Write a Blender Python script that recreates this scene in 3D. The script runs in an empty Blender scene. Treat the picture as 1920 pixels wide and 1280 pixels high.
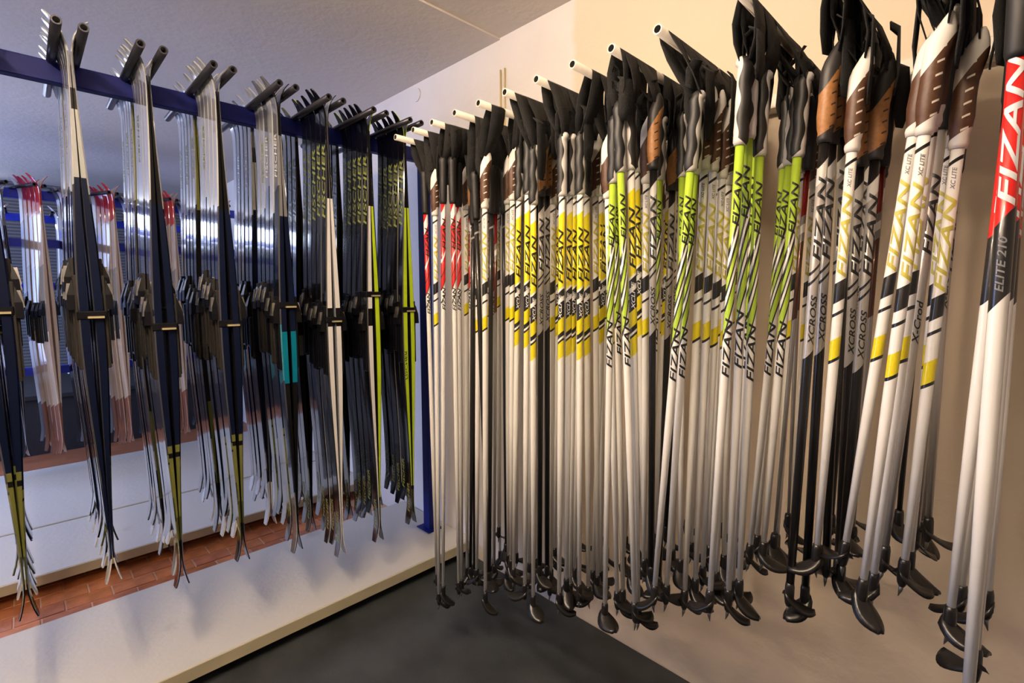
import bpy, bmesh, math, random
from mathutils import Vector, Matrix

random.seed(11)
scene = bpy.context.scene
C = scene.collection

# ------------------------------------------------------------------ camera
cam_d = bpy.data.cameras.new('camera')
cam_d.sensor_width = 36.0
cam_d.lens = 36.0 * 928.0 / 1920.0
cam_d.clip_start = 0.02
cam = bpy.data.objects.new('camera', cam_d)
C.objects.link(cam)
cam.location = (0, 0, 1.45)
cam.rotation_euler = (math.radians(90 - 5.784), 0, math.radians(45.4))
scene.camera = cam

# ------------------------------------------------------------------ world, lights, exposure
world = bpy.data.worlds.new('World')
scene.world = world
world.use_nodes = True
wb = world.node_tree.nodes['Background']
wb.inputs[0].default_value = (0.55, 0.68, 1.0, 1)
wb.inputs[1].default_value = 0.3

def area(name, loc, rot, sx, sy, power, col):
    d = bpy.data.lights.new(name, 'AREA')
    d.shape = 'RECTANGLE'
    d.size = sx
    d.size_y = sy
    d.energy = power
    d.color = col
    o = bpy.data.objects.new(name, d)
    C.objects.link(o)
    o.location = loc
    o.rotation_euler = rot
    return o

# daylight coming in through the side window, far left of the picture
area('window_daylight', (-5.3, -2.26, 1.45), (math.radians(90), 0, 0), 3.3, 1.9, 165, (0.41, 0.54, 1.0))
# daylight from the high window in the far wall
area('high_window_daylight', (-7.55, -1.25, 2.38), (0, math.radians(-90), 0), 0.36, 1.8, 26, (0.66, 0.75, 1.0))

scene.view_settings.view_transform = 'Standard'
scene.view_settings.look = 'None'
scene.view_settings.gamma = 1.0
scene.view_settings.exposure = -0.06
scene.view_settings.use_curve_mapping = False

# ------------------------------------------------------------------ helpers
def tag(o, label=None, cat=None, group=None, kind=None):
    if label: o['label'] = label
    if cat: o['category'] = cat
    if group: o['group'] = group
    if kind: o['kind'] = kind
    return o

def empty(name, loc=(0, 0, 0)):
    o = bpy.data.objects.new(name, None)
    o.empty_display_size = 0.05
    C.objects.link(o)
    o.location = loc
    return o

def link(name, me, parent=None, mats=None):
    o = bpy.data.objects.new(name, me)
    C.objects.link(o)
    if parent: o.parent = parent
    if mats and not me.materials:
        for m in (mats if isinstance(mats, (list, tuple)) else [mats]):
            me.materials.append(m)
    return o

def to_mesh(bm, name, smooth=False):
    me = bpy.data.meshes.new(name)
    if smooth:
        for f in bm.faces: f.smooth = True
    bm.normal_update()
    bm.to_mesh(me)
    bm.free()
    return me

def bx(bm, x0, x1, y0, y1, z0, z1, mi=0, bev=0.0):
    r = bmesh.ops.create_cube(bm, size=1.0)
    vs = r['verts']
    for v in vs:
        v.co = Vector(((x0 + x1) / 2 + v.co.x * (x1 - x0), (y0 + y1) / 2 + v.co.y * (y1 - y0), (z0 + z1) / 2 + v.co.z * (z1 - z0)))
    fs = set(f for v in vs for f in v.link_faces)
    for f in fs: f.material_index = mi
    if bev > 0:
        es = set(e for v in vs for e in v.link_edges)
        bmesh.ops.bevel(bm, geom=list(es), offset=bev, segments=1, affect='EDGES')

def box_mesh(name, x0, x1, y0, y1, z0, z1, bev=0.0):
    bm = bmesh.new()
    bx(bm, x0, x1, y0, y1, z0, z1, 0, bev)
    return to_mesh(bm, name)

def rings(bm, rs, closed=True, caps=(True, True), mi=0, smooth=True):
    """rs: list of vertex-coordinate rings of the same length."""
    rv = [[bm.verts.new(c) for c in r] for r in rs]
    n = len(rv[0])
    for a, b in zip(rv[:-1], rv[1:]):
        for i in range(n if closed else n - 1):
            j = (i + 1) % n
            f = bm.faces.new((a[i], a[j], b[j], b[i]))
            f.smooth = smooth
            f.material_index = mi
    if caps[0]:
        f = bm.faces.new(list(reversed(rv[0]))); f.material_index = mi
    if caps[1]:
        f = bm.faces.new(rv[-1]); f.material_index = mi
    return rv

def circ(c, u, v, r, n):
    return [c + u * (r * math.cos(2 * math.pi * i / n)) + v * (r * math.sin(2 * math.pi * i / n)) for i in range(n)]

def tube(bm, p0, p1, r0, r1=None, n=12, caps=(True, True), mi=0):
    p0, p1 = Vector(p0), Vector(p1)
    r1 = r0 if r1 is None else r1
    d = (p1 - p0).normalized()
    u = d.orthogonal().normalized()
    v = d.cross(u)
    rings(bm, [circ(p0, u, v, r0, n), circ(p1, u, v, r1, n)], True, caps, mi)

def open_tube(bm, p0, p1, r, wall, depth, n=14, mi=0, mi_in=1, both=False):
    """round tube with a real open bore at p1 (and at p0 when both)"""
    p0, p1 = Vector(p0), Vector(p1)
    d = (p1 - p0).normalized()
    u = d.orthogonal().normalized()
    v = d.cross(u)
    def bore(p, q, flip):
        a = [bm.verts.new(c) for c in circ(p, u, v, r, n)]
        b = [bm.verts.new(c) for c in circ(p, u, v, r - wall, n)]
        c_ = [bm.verts.new(c) for c in circ(q, u, v, r - wall, n)]
        for i in range(n):
            j = (i + 1) % n
            f1 = (a[i], a[j], b[j], b[i]); f2 = (b[i], b[j], c_[j], c_[i])
            if flip: f1 = tuple(reversed(f1)); f2 = tuple(reversed(f2))
            bm.faces.new(f1).material_index = mi
            g = bm.faces.new(f2); g.material_index = mi_in; g.smooth = True
        g = bm.faces.new(c_ if not flip else list(reversed(c_))); g.material_index = mi_in
        return a
    if both:
        a0 = bore(p0, p0 + d * depth, True)
    else:
        a0 = [bm.verts.new(c) for c in circ(p0, u, v, r, n)]
        bm.faces.new(list(reversed(a0))).material_index = mi
    a1 = bore(p1, p1 - d * depth, False)
    for i in range(n):
        j = (i + 1) % n
        f = bm.faces.new((a0[i], a0[j], a1[j], a1[i])); f.smooth = True; f.material_index = mi

# ------------------------------------------------------------------ materials
MATS = {}
def mat(name, col, rough=0.5, metal=0.0, coat=0.0, spec=0.5, noise=0.0, nscale=8.0, bump=0.0, bscale=60.0, col2=None):
    if name in MATS: return MATS[name]
    m = bpy.data.materials.new(name)
    m.use_nodes = True
    nt = m.node_tree
    b = nt.nodes['Principled BSDF']
    b.inputs['Base Color'].default_value = (*col, 1)
    b.inputs['Roughness'].default_value = rough
    b.inputs['Metallic'].default_value = metal
    b.inputs['Coat Weight'].default_value = coat
    b.inputs['Coat Roughness'].default_value = 0.08
    b.inputs['Specular IOR Level'].default_value = spec
    if noise > 0 or bump > 0:
        tc = nt.nodes.new('ShaderNodeTexCoord')
        n = nt.nodes.new('ShaderNodeTexNoise')
        n.inputs['Scale'].default_value = nscale
        n.inputs['Detail'].default_value = 5
        nt.links.new(tc.outputs['Object'], n.inputs['Vector'])
        if noise > 0:
            r = nt.nodes.new('ShaderNodeMix'); r.data_type = 'RGBA'
            c2 = col2 or tuple(c * (1 - noise) for c in col)
            r.inputs[6].default_value = (*c2, 1)
            r.inputs[7].default_value = (*col, 1)
            cr = nt.nodes.new('ShaderNodeValToRGB')
            cr.color_ramp.elements[0].position = 0.35
            cr.color_ramp.elements[1].position = 0.65
            nt.links.new(n.outputs['Fac'], cr.inputs[0])
            nt.links.new(cr.outputs[0], r.inputs[0])
            nt.links.new(r.outputs[2], b.inputs['Base Color'])
        if bump > 0:
            n2 = nt.nodes.new('ShaderNodeTexNoise')
            n2.inputs['Scale'].default_value = bscale
            n2.inputs['Detail'].default_value = 4
            nt.links.new(tc.outputs['Object'], n2.inputs['Vector'])
            bp = nt.nodes.new('ShaderNodeBump')
            bp.inputs['Strength'].default_value = bump
            bp.inputs['Distance'].default_value = 0.01
            nt.links.new(n2.outputs['Fac'], bp.inputs['Height'])
            nt.links.new(bp.outputs[0], b.inputs['Normal'])
    MATS[name] = m
    return m

def band_mat(name, stops, span, z0=0.0, shear=0.0, yshear=0.0, rough=0.3, metal=0.0, coat=0.0, interp='CONSTANT', cior=1.5, spec=0.5):
    """colours set along the length of a thing: distance d = z0 - z in object space, stops = [(d, colour)]"""
    if name in MATS: return MATS[name]
    m = bpy.data.materials.new(name)
    m.use_nodes = True
    nt = m.node_tree
    b = nt.nodes['Principled BSDF']
    b.inputs['Roughness'].default_value = rough
    b.inputs['Metallic'].default_value = metal
    b.inputs['Coat Weight'].default_value = coat
    b.inputs['Coat Roughness'].default_value = 0.07
    b.inputs['Coat IOR'].default_value = cior
    b.inputs['Specular IOR Level'].default_value = spec
    tc = nt.nodes.new('ShaderNodeTexCoord')
    dot = nt.nodes.new('ShaderNodeVectorMath'); dot.operation = 'DOT_PRODUCT'
    dot.inputs[1].default_value = (shear / span, yshear / span, -1.0 / span)
    nt.links.new(tc.outputs['Object'], dot.inputs[0])
    add = nt.nodes.new('ShaderNodeMath'); add.operation = 'ADD'
    add.inputs[1].default_value = z0 / span
    nt.links.new(dot.outputs['Value'], add.inputs[0])
    cr = nt.nodes.new('ShaderNodeValToRGB')
    cr.color_ramp.interpolation = interp
    els = cr.color_ramp.elements
    while len(els) > 1: els.remove(els[-1])
    els[0].position = max(0.0, stops[0][0] / span); els[0].color = (*stops[0][1], 1)
    for d, c in stops[1:]:
        e = els.new(min(1.0, d / span)); e.color = (*c, 1)
    nt.links.new(add.outputs[0], cr.inputs[0])
    nt.links.new(cr.outputs[0], b.inputs['Base Color'])
    MATS[name] = m
    return m

def text_mesh(body, size, stretch=1.0, shear=0.25, bold=0.0):
    cu = bpy.data.curves.new('lettering', 'FONT')
    cu.body = body
    cu.size = size
    cu.shear = shear
    cu.offset = bold
    cu.align_x = 'LEFT'
    cu.align_y = 'CENTER'
    cu.resolution_u = 3
    ob = bpy.data.objects.new('lettering', cu)
    me = bpy.data.meshes.new_from_object(ob)
    bpy.data.objects.remove(ob)
    bpy.data.curves.remove(cu)
    for v in me.vertices: v.co.x *= stretch
    xs = [v.co.x for v in me.vertices]; ys = [v.co.y for v in me.vertices]
    mx, my = min(xs), (min(ys) + max(ys)) / 2
    for v in me.vertices:
        v.co.x -= mx; v.co.y -= my
    me['len'] = max(xs) - mx
    return me

def ordinal(i):
    return ['first', 'second', 'third', 'fourth', 'fifth', 'sixth', 'seventh', 'eighth', 'ninth', 'tenth', 'eleventh',
            'twelfth', 'thirteenth', 'fourteenth', 'fifteenth', 'sixteenth', 'seventeenth', 'eighteenth'][i]

# ------------------------------------------------------------------ the room
WY = 1.672       # pole wall
XB = -7.6        # far wall
XR = 1.6         # wall behind the camera's right shoulder
YN = -2.3        # window wall
ZC = 2.616       # ceiling
def struct(o):
    o['kind'] = 'structure'
    return o

m_under = mat('screed', (0.62, 0.38, 0.24), 0.8)
floor = struct(link('floor', box_mesh('floor', XB, XR, YN, WY, -0.12, -0.004), None, m_under))

# terracotta tiles, laid in running bond, wherever the slabs leave the floor open
tile_cols = [(0.58, 0.19, 0.06), (0.48, 0.145, 0.045), (0.64, 0.22, 0.08), (0.52, 0.17, 0.07)]
tmeshes = []
TL, TW = 0.165, 0.098
for k, c in enumerate(tile_cols):
    bm = bmesh.new()
    bx(bm, -TW / 2, TW / 2, -TL / 2, TL / 2, -0.012, 0.0, 0, 0.002)
    me = to_mesh(bm, 'tile')
    me.materials.append(mat('terracotta_%d' % k, c, 0.38, noise=0.35, nscale=14, bump=0.15, bscale=40))
    tmeshes.append(me)
def lay_tiles(x0, x1, y0, y1):
    row = 0
    x = x0
    while x < x1:
        y = y0 + (TL / 2 if row % 2 else 0)
        while y < y1:
            o = link('tile', random.choice(tmeshes), floor)
            o.location = (x + TW / 2, y + TL / 2, random.uniform(-0.001, 0.001))
            y += TL + 0.006
        x += TW + 0.006
        row += 1
lay_tiles(-3.36, -2.62, -0.55, WY - TL - 0.09)
# far strip of terracotta beyond the second bench: too far away for single tiles
m_far = bpy.data.materials.new('far_terracotta'); m_far.use_nodes = True
nt = m_far.node_tree; b = nt.nodes['Principled BSDF']; b.inputs['Roughness'].default_value = 0.4
tc = nt.nodes.new('ShaderNodeTexCoord'); br = nt.nodes.new('ShaderNodeTexBrick')
mp = nt.nodes.new('ShaderNodeMapping'); mp.inputs['Rotation'].default_value = (0, 0, math.radians(90))
br.inputs['Color1'].default_value = (0.44, 0.16, 0.07, 1); br.inputs['Color2'].default_value = (0.36, 0.12, 0.05, 1)
br.inputs['Mortar'].default_value = (0.3, 0.16, 0.1, 1); br.inputs['Scale'].default_value = 1.0
br.inputs['Brick Width'].default_value = 0.172; br.inputs['Row Height'].default_value = 0.105; br.inputs['Mortar Size'].default_value = 0.004
nt.links.new(tc.outputs['Object'], mp.inputs['Vector']); nt.links.new(mp.outputs[0], br.inputs['Vector'])
nt.links.new(br.outputs[0], b.inputs['Base Color'])
tf = link('tile_field', box_mesh('tile_field', -7.59, -5.1, YN + .01, WY - .01, -0.008, 0.0), floor, m_far)

# dark rubber mat in the aisle
mm = mat('rubber', (0.046, 0.053, 0.057), 0.62, noise=0.45, nscale=5, bump=0.25, bscale=260)
mat_o = link('rubber_mat', box_mesh('rubber_mat', -2.08, XR - 0.01, YN + 0.01, WY - 0.004, -0.005, 0.003), None, mm)
tag(mat_o, 'dark charcoal rubber mat covering the aisle floor', 'floor mat')

# pole wall: cream plaster with a whiter, older patch towards the corner
def plaster(name, warm, cool=None, split=None):
    m = bpy.data.materials.new(name); m.use_nodes = True
    nt = m.node_tree; b = nt.nodes['Principled BSDF']; b.inputs['Roughness'].default_value = 0.75
    tc = nt.nodes.new('ShaderNodeTexCoord')
    n = nt.nodes.new('ShaderNodeTexNoise'); n.inputs['Scale'].default_value = 2.2; n.inputs['Detail'].default_value = 6
    nt.links.new(tc.outputs['Object'], n.inputs['Vector'])
    mix0 = nt.nodes.new('ShaderNodeMix'); mix0.data_type = 'RGBA'
    mix0.inputs[6].default_value = (*[c * 0.88 for c in warm], 1); mix0.inputs[7].default_value = (*warm, 1)
    nt.links.new(n.outputs['Fac'], mix0.inputs[0])
    out = mix0.outputs[2]
    if cool:
        sep = nt.nodes.new('ShaderNodeSeparateXYZ'); nt.links.new(tc.outputs['Object'], sep.inputs[0])
        n3 = nt.nodes.new('ShaderNodeTexNoise'); n3.inputs['Scale'].default_value = 9
        nt.links.new(tc.outputs['Object'], n3.inputs['Vector'])
        a = nt.nodes.new('ShaderNodeMath'); a.operation = 'MULTIPLY_ADD'; a.inputs[1].default_value = 0.06
        nt.links.new(n3.outputs['Fac'], a.inputs[0]); nt.links.new(sep.outputs[0], a.inputs[2])
        mr = nt.nodes.new('ShaderNodeMapRange'); mr.inputs[1].default_value = split; mr.inputs[2].default_value = split + 0.03
        nt.links.new(a.outputs[0], mr.inputs[0])
        n4 = nt.nodes.new('ShaderNodeTexNoise'); n4.inputs['Scale'].default_value = 3.5; n4.inputs['Detail'].default_value = 7
        nt.links.new(tc.outputs['Object'], n4.inputs['Vector'])
        mc = nt.nodes.new('ShaderNodeMix'); mc.data_type = 'RGBA'
        mc.inputs[6].default_value = (*[c * 0.82 for c in cool], 1); mc.inputs[7].default_value = (*cool, 1)
        nt.links.new(n4.outputs['Fac'], mc.inputs[0])
        mx = nt.nodes.new('ShaderNodeMix'); mx.data_type = 'RGBA'
        nt.links.new(mr.outputs[0], mx.inputs[0]); nt.links.new(mc.outputs[2], mx.inputs[6]); nt.links.new(out, mx.inputs[7])
        out = mx.outputs[2]
    nt.links.new(out, b.inputs['Base Color'])
    n2 = nt.nodes.new('ShaderNodeTexNoise'); n2.inputs['Scale'].default_value = 30; n2.inputs['Detail'].default_value = 6
    nt.links.new(tc.outputs['Object'], n2.inputs['Vector'])
    bp = nt.nodes.new('ShaderNodeBump'); bp.inputs['Strength'].default_value = 0.25; bp.inputs['Distance'].default_value = 0.01
    nt.links.new(n2.outputs['Fac'], bp.inputs['Height']); nt.links.new(bp.outputs[0], b.inputs['Normal'])
    return m
wall = struct(link('wall_right', box_mesh('wall_right', XB, XR, WY, WY + 0.15, -0.12, ZC + 0.1), None,
              plaster('plaster_poles', (0.78, 0.64, 0.48), (0.80, 0.74, 0.68), -1.32)))
m_grey = plaster('plaster_plain', (0.60, 0.57, 0.53))
struct(link('wall_near', box_mesh('wall_near', XR, XR + .15, YN, WY, -0.12, ZC + .1), None, m_grey))
# window wall, off to the left of the picture
bm = bmesh.new()
wx0, wx1, wz0, wz1 = -7.0, -3.6, 0.45, 2.42
bx(bm, XB, wx0, YN - .15, YN, -0.12, ZC + .1); bx(bm, wx1, XR, YN - .15, YN, -0.12, ZC + .1)
bx(bm, wx0, wx1, YN - .15, YN, -0.12, wz0); bx(bm, wx0, wx1, YN - .15, YN, wz1, ZC + .1)
struct(link('wall_left', to_mesh(bm, 'wall_left'), None, m_grey))
win = struct(empty('window_1', ((wx0 + wx1) / 2, YN - 0.08, wz0)))
m_frame = mat('white_paint', (0.75, 0.75, 0.74), 0.4)
bm = bmesh.new(); W2 = (wx1 - wx0) / 2; HH = wz1 - wz0
for xx in (-W2, W2 - .05): bx(bm, xx, xx + .05, -.03, .03, 0, HH)
for zz in (0, HH - .05): bx(bm, -W2 + .05, W2 - .05, -.03, .03, zz, zz + .05)
link('window_frame', to_mesh(bm, 'window_frame'), win, m_frame)
for q in (-W2 / 3, W2 / 3):
    link('mullion', box_mesh('mullion', q - .025, q + .025, -.03, .03, .05, HH - .05), win, m_frame)

# far wall with ribbed cladding
m_rib = bpy.data.materials.new('ribbed'); m_rib.use_nodes = True
nt = m_rib.node_tree; b = nt.nodes['Principled BSDF']; b.inputs['Roughness'].default_value = 0.6
tc = nt.nodes.new('ShaderNodeTexCoord'); wv = nt.nodes.new('ShaderNodeTexWave'); wv.bands_direction = 'Z'
wv.inputs['Scale'].default_value = 9.0; nt.links.new(tc.outputs['Object'], wv.inputs['Vector'])
mx = nt.nodes.new('ShaderNodeMix'); mx.data_type = 'RGBA'
mx.inputs[6].default_value = (0.06, 0.06, 0.065, 1); mx.inputs[7].default_value = (0.17, 0.165, 0.16, 1)
nt.links.new(wv.outputs[0], mx.inputs[0]); nt.links.new(mx.outputs[2], b.inputs['Base Color'])
bm = bmesh.new()
bx(bm, XB - .15, XB, YN, WY, -0.12, 2.19); bx(bm, XB - .15, XB, YN, WY, 2.57, ZC + .1)
bx(bm, XB - .15, XB, YN, -2.16, 2.19, 2.57); bx(bm, XB - .15, XB, -.34, WY, 2.19, 2.57)
struct(link('wall_back', to_mesh(bm, 'wall_back'), None, m_rib))
w2 = struct(empty('window_2', (XB - .05, -1.25, 2.19)))
bm = bmesh.new()
for yy in (-.91, .87): bx(bm, -.02, .02, yy, yy + .04, 0, .38)
for zz in (0, .34): bx(bm, -.02, .02, -.87, .87, zz, zz + .04)
link('window_frame', to_mesh(bm, 'window_frame'), w2, m_frame)

# ceiling: two panels that meet in a crease running along the ski racks
m_ceil = plaster('plaster_ceiling', (0.66, 0.60, 0.55))
bm = bmesh.new()
bx(bm, XB, -1.775, YN, WY, ZC, ZC + .12)
bx(bm, -1.775, XR, YN, WY, ZC + .008, ZC + .12)
struct(link('ceiling', to_mesh(bm, 'ceiling'), None, m_ceil))

# painted concrete benches (low plinths) under the ski racks
def bench_mat(name, col):
    m = bpy.data.materials.new(name); m.use_nodes = True
    nt = m.node_tree; b = nt.nodes['Principled BSDF']; b.inputs['Roughness'].default_value = 0.45
    tc = nt.nodes.new('ShaderNodeTexCoord')
    n = nt.nodes.new('ShaderNodeTexNoise'); n.inputs['Scale'].default_value = 3.2; n.inputs['Detail'].default_value = 4
    nt.links.new(tc.outputs['Object'], n.inputs['Vector'])
    cr = nt.nodes.new('ShaderNodeValToRGB')
    cr.color_ramp.elements[0].position = 0.22; cr.color_ramp.elements[0].color = (*[c * 0.62 for c in col], 1)
    cr.color_ramp.elements[1].position = 0.38; cr.color_ramp.elements[1].color = (*col, 1)
    nt.links.new(n.outputs['Fac'], cr.inputs[0]); nt.links.new(cr.outputs[0], b.inputs['Base Color'])
    n2 = nt.nodes.new('ShaderNodeTexNoise'); n2.inputs['Scale'].default_value = 45
    nt.links.new(tc.outputs['Object'], n2.inputs['Vector'])
    bp = nt.nodes.new('ShaderNodeBump'); bp.inputs['Strength'].default_value = 0.12; bp.inputs['Distance'].default_value = 0.01
    nt.links.new(n2.outputs['Fac'], bp.inputs['Height']); nt.links.new(bp.outputs[0], b.inputs['Normal'])
    return m
m_bench = bench_mat('bench_paint', (0.60, 0.57, 0.50))
m_edge = mat('bench_edge', (0.52, 0.46, 0.31), 0.6, noise=0.15, nscale=6)
m_shade = mat('recess_shade', (0.02, 0.02, 0.022), 0.8)  # near-black puts the shade under the slabs into the colour
def bench(x0, x1, y0, y1, label):
    r = empty('plinth', ((x0 + x1) / 2, (y0 + y1) / 2, 0))
    tag(r, label, 'plinth')
    hx, hy = (x1 - x0) / 2, (y1 - y0) / 2
    link('slab', box_mesh('slab', -hx, hx, -hy, hy, 0.062, 0.101, 0.004), r, m_bench)
    link('front_edge', box_mesh('front_edge', hx, hx + 0.006, -hy, hy, 0.052, 0.0985), r, m_edge)
    link('base', box_mesh('base', -hx + .03, hx - .16, -hy, hy, 0.004, 0.062), r, m_shade)
    return r
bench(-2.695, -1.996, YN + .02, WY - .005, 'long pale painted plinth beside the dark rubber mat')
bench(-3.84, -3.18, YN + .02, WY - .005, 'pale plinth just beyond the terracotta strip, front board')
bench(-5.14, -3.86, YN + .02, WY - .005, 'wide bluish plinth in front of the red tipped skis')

# added dark box standing for the shade under the farthest rack
pf = empty('shade_box', (-6.75, -0.3, 0))
tag(pf, 'added dark box for the shade below the farthest skis', 'shade_box')
link('top_board', box_mesh('top_board', -.78, .78, -1.95, 1.95, .50, .54, .004), pf, m_shade)
link('front_board', box_mesh('front_board', .72, .74, -1.95, 1.95, 0.001, .50), pf, m_shade)
link('back_board', box_mesh('back_board', -.74, -.72, -1.95, 1.95, 0.001, .50), pf, m_shade)

# little things on the pole wall
bm = bmesh.new()
tube(bm, (-2.46, WY, 1.104 + 1.45), (-2.46, WY - 0.006, 1.104 + 1.45), 0.036, 0.034, 24)
tag(link('wall_cover', to_mesh(bm, 'wall_cover'), None, mat('cover_white', (0.70, 0.67, 0.63), 0.5)), 'round white cover plate high on the wall near the corner', 'cover plate')
for x, s in ((-1.766, 'left'), (-1.738, 'right')):
    bm = bmesh.new()
    tube(bm, (x, WY - 0.006, 1.95), (x, WY - 0.006, 2.478), 0.004, None, 8)
    bx(bm, x - .005, x + .005, WY - .012, WY, 2.2, 2.215)
    tag(link('wall_rod', to_mesh(bm, 'wall_rod'), None, mat('brass_rod', (0.60, 0.47, 0.22), 0.4)), 'thin yellowish rod on the white wall, %s one of the two' % s, 'rod')

# ceiling lamps (out of the picture, the second one added): a bare fluorescent tube on a slim holder hung just below the ceiling
def ceiling_lamp(loc, strength, col, label, rz=0.0):
    lp = empty('ceiling_lamp', loc)
    lp.rotation_euler = (0, 0, rz)
    tag(lp, label, 'lamp')
    m = bpy.data.materials.new('tube_glow'); m.use_nodes = True
    b = m.node_tree.nodes['Principled BSDF']
    b.inputs['Emission Color'].default_value = (*col, 1); b.inputs['Emission Strength'].default_value = strength
    for x in (-.6, .6):
        link('holder', box_mesh('holder', x - .02, x + .02, -.025, .025, -.27, 0, .004), lp, m_frame)
    bm = bmesh.new(); tube(bm, (-.58, 0, -.25), (.58, 0, -.25), .019, None, 12)
    link('glowing_tube', to_mesh(bm, 'glowing_tube'), lp, m)
ceiling_lamp((-0.88, -0.16, ZC + .008), 305, (1.0, 0.79, 0.58), 'long white ceiling lamp above the aisle')
ceiling_lamp((-3.55, -1.3, ZC), 36, (1.0, 0.82, 0.64), 'added unseen lamp above the terracotta strip, brightens the ceiling', math.pi / 2)  # added lamp, unseen, lifts the ceiling brightness

# ------------------------------------------------------------------ ski racks
m_blue = mat('rack_blue', (0.007, 0.013, 0.15), 0.5, spec=0.2)
m_blue2 = mat('rack_bright_blue', (0.02, 0.05, 0.60), 0.4)
m_steel = mat('tube_dark', (0.05, 0.05, 0.065), 0.28, metal=0.6)
m_bore = mat('tube_bore', (0.004, 0.004, 0.004), 0.9)

def tube_mesh(x0, x1, r=0.0125):
    bm = bmesh.new()
    open_tube(bm, (x0, 0, 0), (x1, 0, 0), r, 0.004, 0.05, 14, both=True)
    me = to_mesh(bm, 'hanging_tube')
    me.materials.append(m_steel); me.materials.append(m_bore)
    return me

TG = 0.029            # half distance of the two tubes of a pair
def ski_rack(name, label, X, zb, bundles, y0, y1, near, far, m, posts, extra=(), ang=0.0, zf=0.1):
    r = empty(name, (X, (y0 + y1) / 2, 0.1))
    f0 = zf - 0.1
    tag(r, label, 'ski rack')
    yc = (y0 + y1) / 2
    link('beam', box_mesh('beam', -.02, .02, y0 - yc, y1 - yc, zb - .1 - .045, zb - .1 + .022, .003), r, m)
    for z in extra:
        link('cross_bar', box_mesh('cross_bar', -.02, .02, y0 - yc, y1 - yc, z - .1 - .03, z - .1 + .03, .003), r, m)
    for y in posts:
        link('post', box_mesh('post', -.03, .03, y - yc - .022, y - yc + .022, f0 + 0.003, zb - .1 + .022, .003), r, m)
        link('foot_plate', box_mesh('foot_plate', -.06, .06, y - yc - .05, y - yc + .05, f0 + 0.0012, f0 + 0.006, .001), r, m)
    me = tube_mesh(-far, near)
    for y in bundles:
        for s in (-1, 1):
            o = link('hanging_tube', me, r)
            o.location = (-s * TG * math.sin(ang), y + s * TG * math.cos(ang) - yc, zb - .1 + .022 + .0125 - .012)
            o.rotation_euler = (0, 0, ang)
    return r

RX = -2.27
B1 = [-0.055, 0.150, 0.338, 0.533, 0.742, 0.925, 1.115, 1.29]
ZB = 2.172
TZ = ZB + .0225
ski_rack('ski_rack', 'dark blue ski rack over the pale plinth beside the mat', RX, ZB, B1, -1.6, 1.64, 0.36, 0.37, m_blue, (-1.5, 1.575))
R2X = -5.08
A2 = math.radians(24)
B2 = [-0.36, -0.17, 0.02, 0.22, 0.42, 0.61, 0.80, 0.99, 1.18]
ski_rack('ski_rack', 'bright blue rack with red tipped skis behind the second plinth', R2X, 2.16, B2, -1.6, 1.64, 0.30, 0.3, m_blue2, (-1.5, 1.6), (1.80, 0.86), A2)
R3X = -6.5
B3 = [-0.25, -0.08, 0.10, 0.28, 0.46, 0.64, 0.82, 1.0]
ski_rack('ski_rack', 'farthest blue rack against the ribbed back wall', R3X, 2.14, B3, -1.6, 1.64, 0.30, 0.3, m_blue2, (-1.5, 1.55), (1.5,), 0.0, 0.54)

# ------------------------------------------------------------------ skis
TIP = 0.062
def ski_profile(s, L, curl):
    """base offset (away from the partner ski), thickness and half width at distance s from the tip"""
    off = 0.0
    if s < 0.15: off += curl * ((0.15 - s) / 0.15) ** 3.2
    m0, m1 = 0.28, L - 0.12
    if m0 < s < m1: off += 0.007 * math.sin(math.pi * (s - m0) / (m1 - m0)) ** 2
    if s > L - 0.10: off += 0.017 * ((s - L + 0.10) / 0.10) ** 1.6
    q = min(1.0, max(0.0, min(s / (L * .48), (L - s) / (L * .48))))
    th = 0.005 + 0.019 * (q * q * (3 - 2 * q))
    hw = 0.0230
    if s < 0.07: hw *= 0.30 + 0.70 * math.sin(math.pi / 2 * min(1.0, s / 0.07)) ** 0.8
    if s > L - 0.03: hw *= 0.72 + 0.28 * (L - s) / 0.03
    return off, th, hw

def ski_mesh(L, curl, mats):
    ss = [0, .012, .03, .055, .08, .105, .13, .16, .2, .26, .34, .45] + [.45 + (L - .55 - .0) * i / 14 for i in range(1, 14)] + [L - .11, L - .08, L - .055, L - .03, L - .012, L]
    ss = sorted(set(round(s, 4) for s in ss if s <= L))
    bm = bmesh.new()
    rows = []
    for s in ss:
        off, th, hw = ski_profile(s, L, curl)
        z = TIP - s
        yb, yt = -off - .0012, -off - .0012 - th
        b_ = min(0.004, th * .4)
        rows.append([bm.verts.new(c) for c in ((-hw, yb, z), (hw, yb, z), (hw, yt + b_, z), (hw - .004 * hw / .0215, yt, z), (-hw + .004 * hw / .0215, yt, z), (-hw, yt + b_, z))])
    slots = (1, 2, 0, 0, 0, 2)
    for a, c in zip(rows[:-1], rows[1:]):
        for i in range(6):
            j = (i + 1) % 6
            f = bm.faces.new((a[i], a[j], c[j], c[i]))
            f.material_index = slots[i]; f.smooth = True
    bm.faces.new(list(reversed(rows[0]))); bm.faces.new(rows[-1])
    bmesh.ops.recalc_face_normals(bm, faces=bm.faces)
    for a, c in zip(rows[:-1], rows[1:]):
        for i in range(6):
            e = bm.edges.get((a[i], c[i]))
            if e: e.smooth = False
    me = to_mesh(bm, 'ski')
    for m in mats: me.materials.append(m)
    return me

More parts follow.
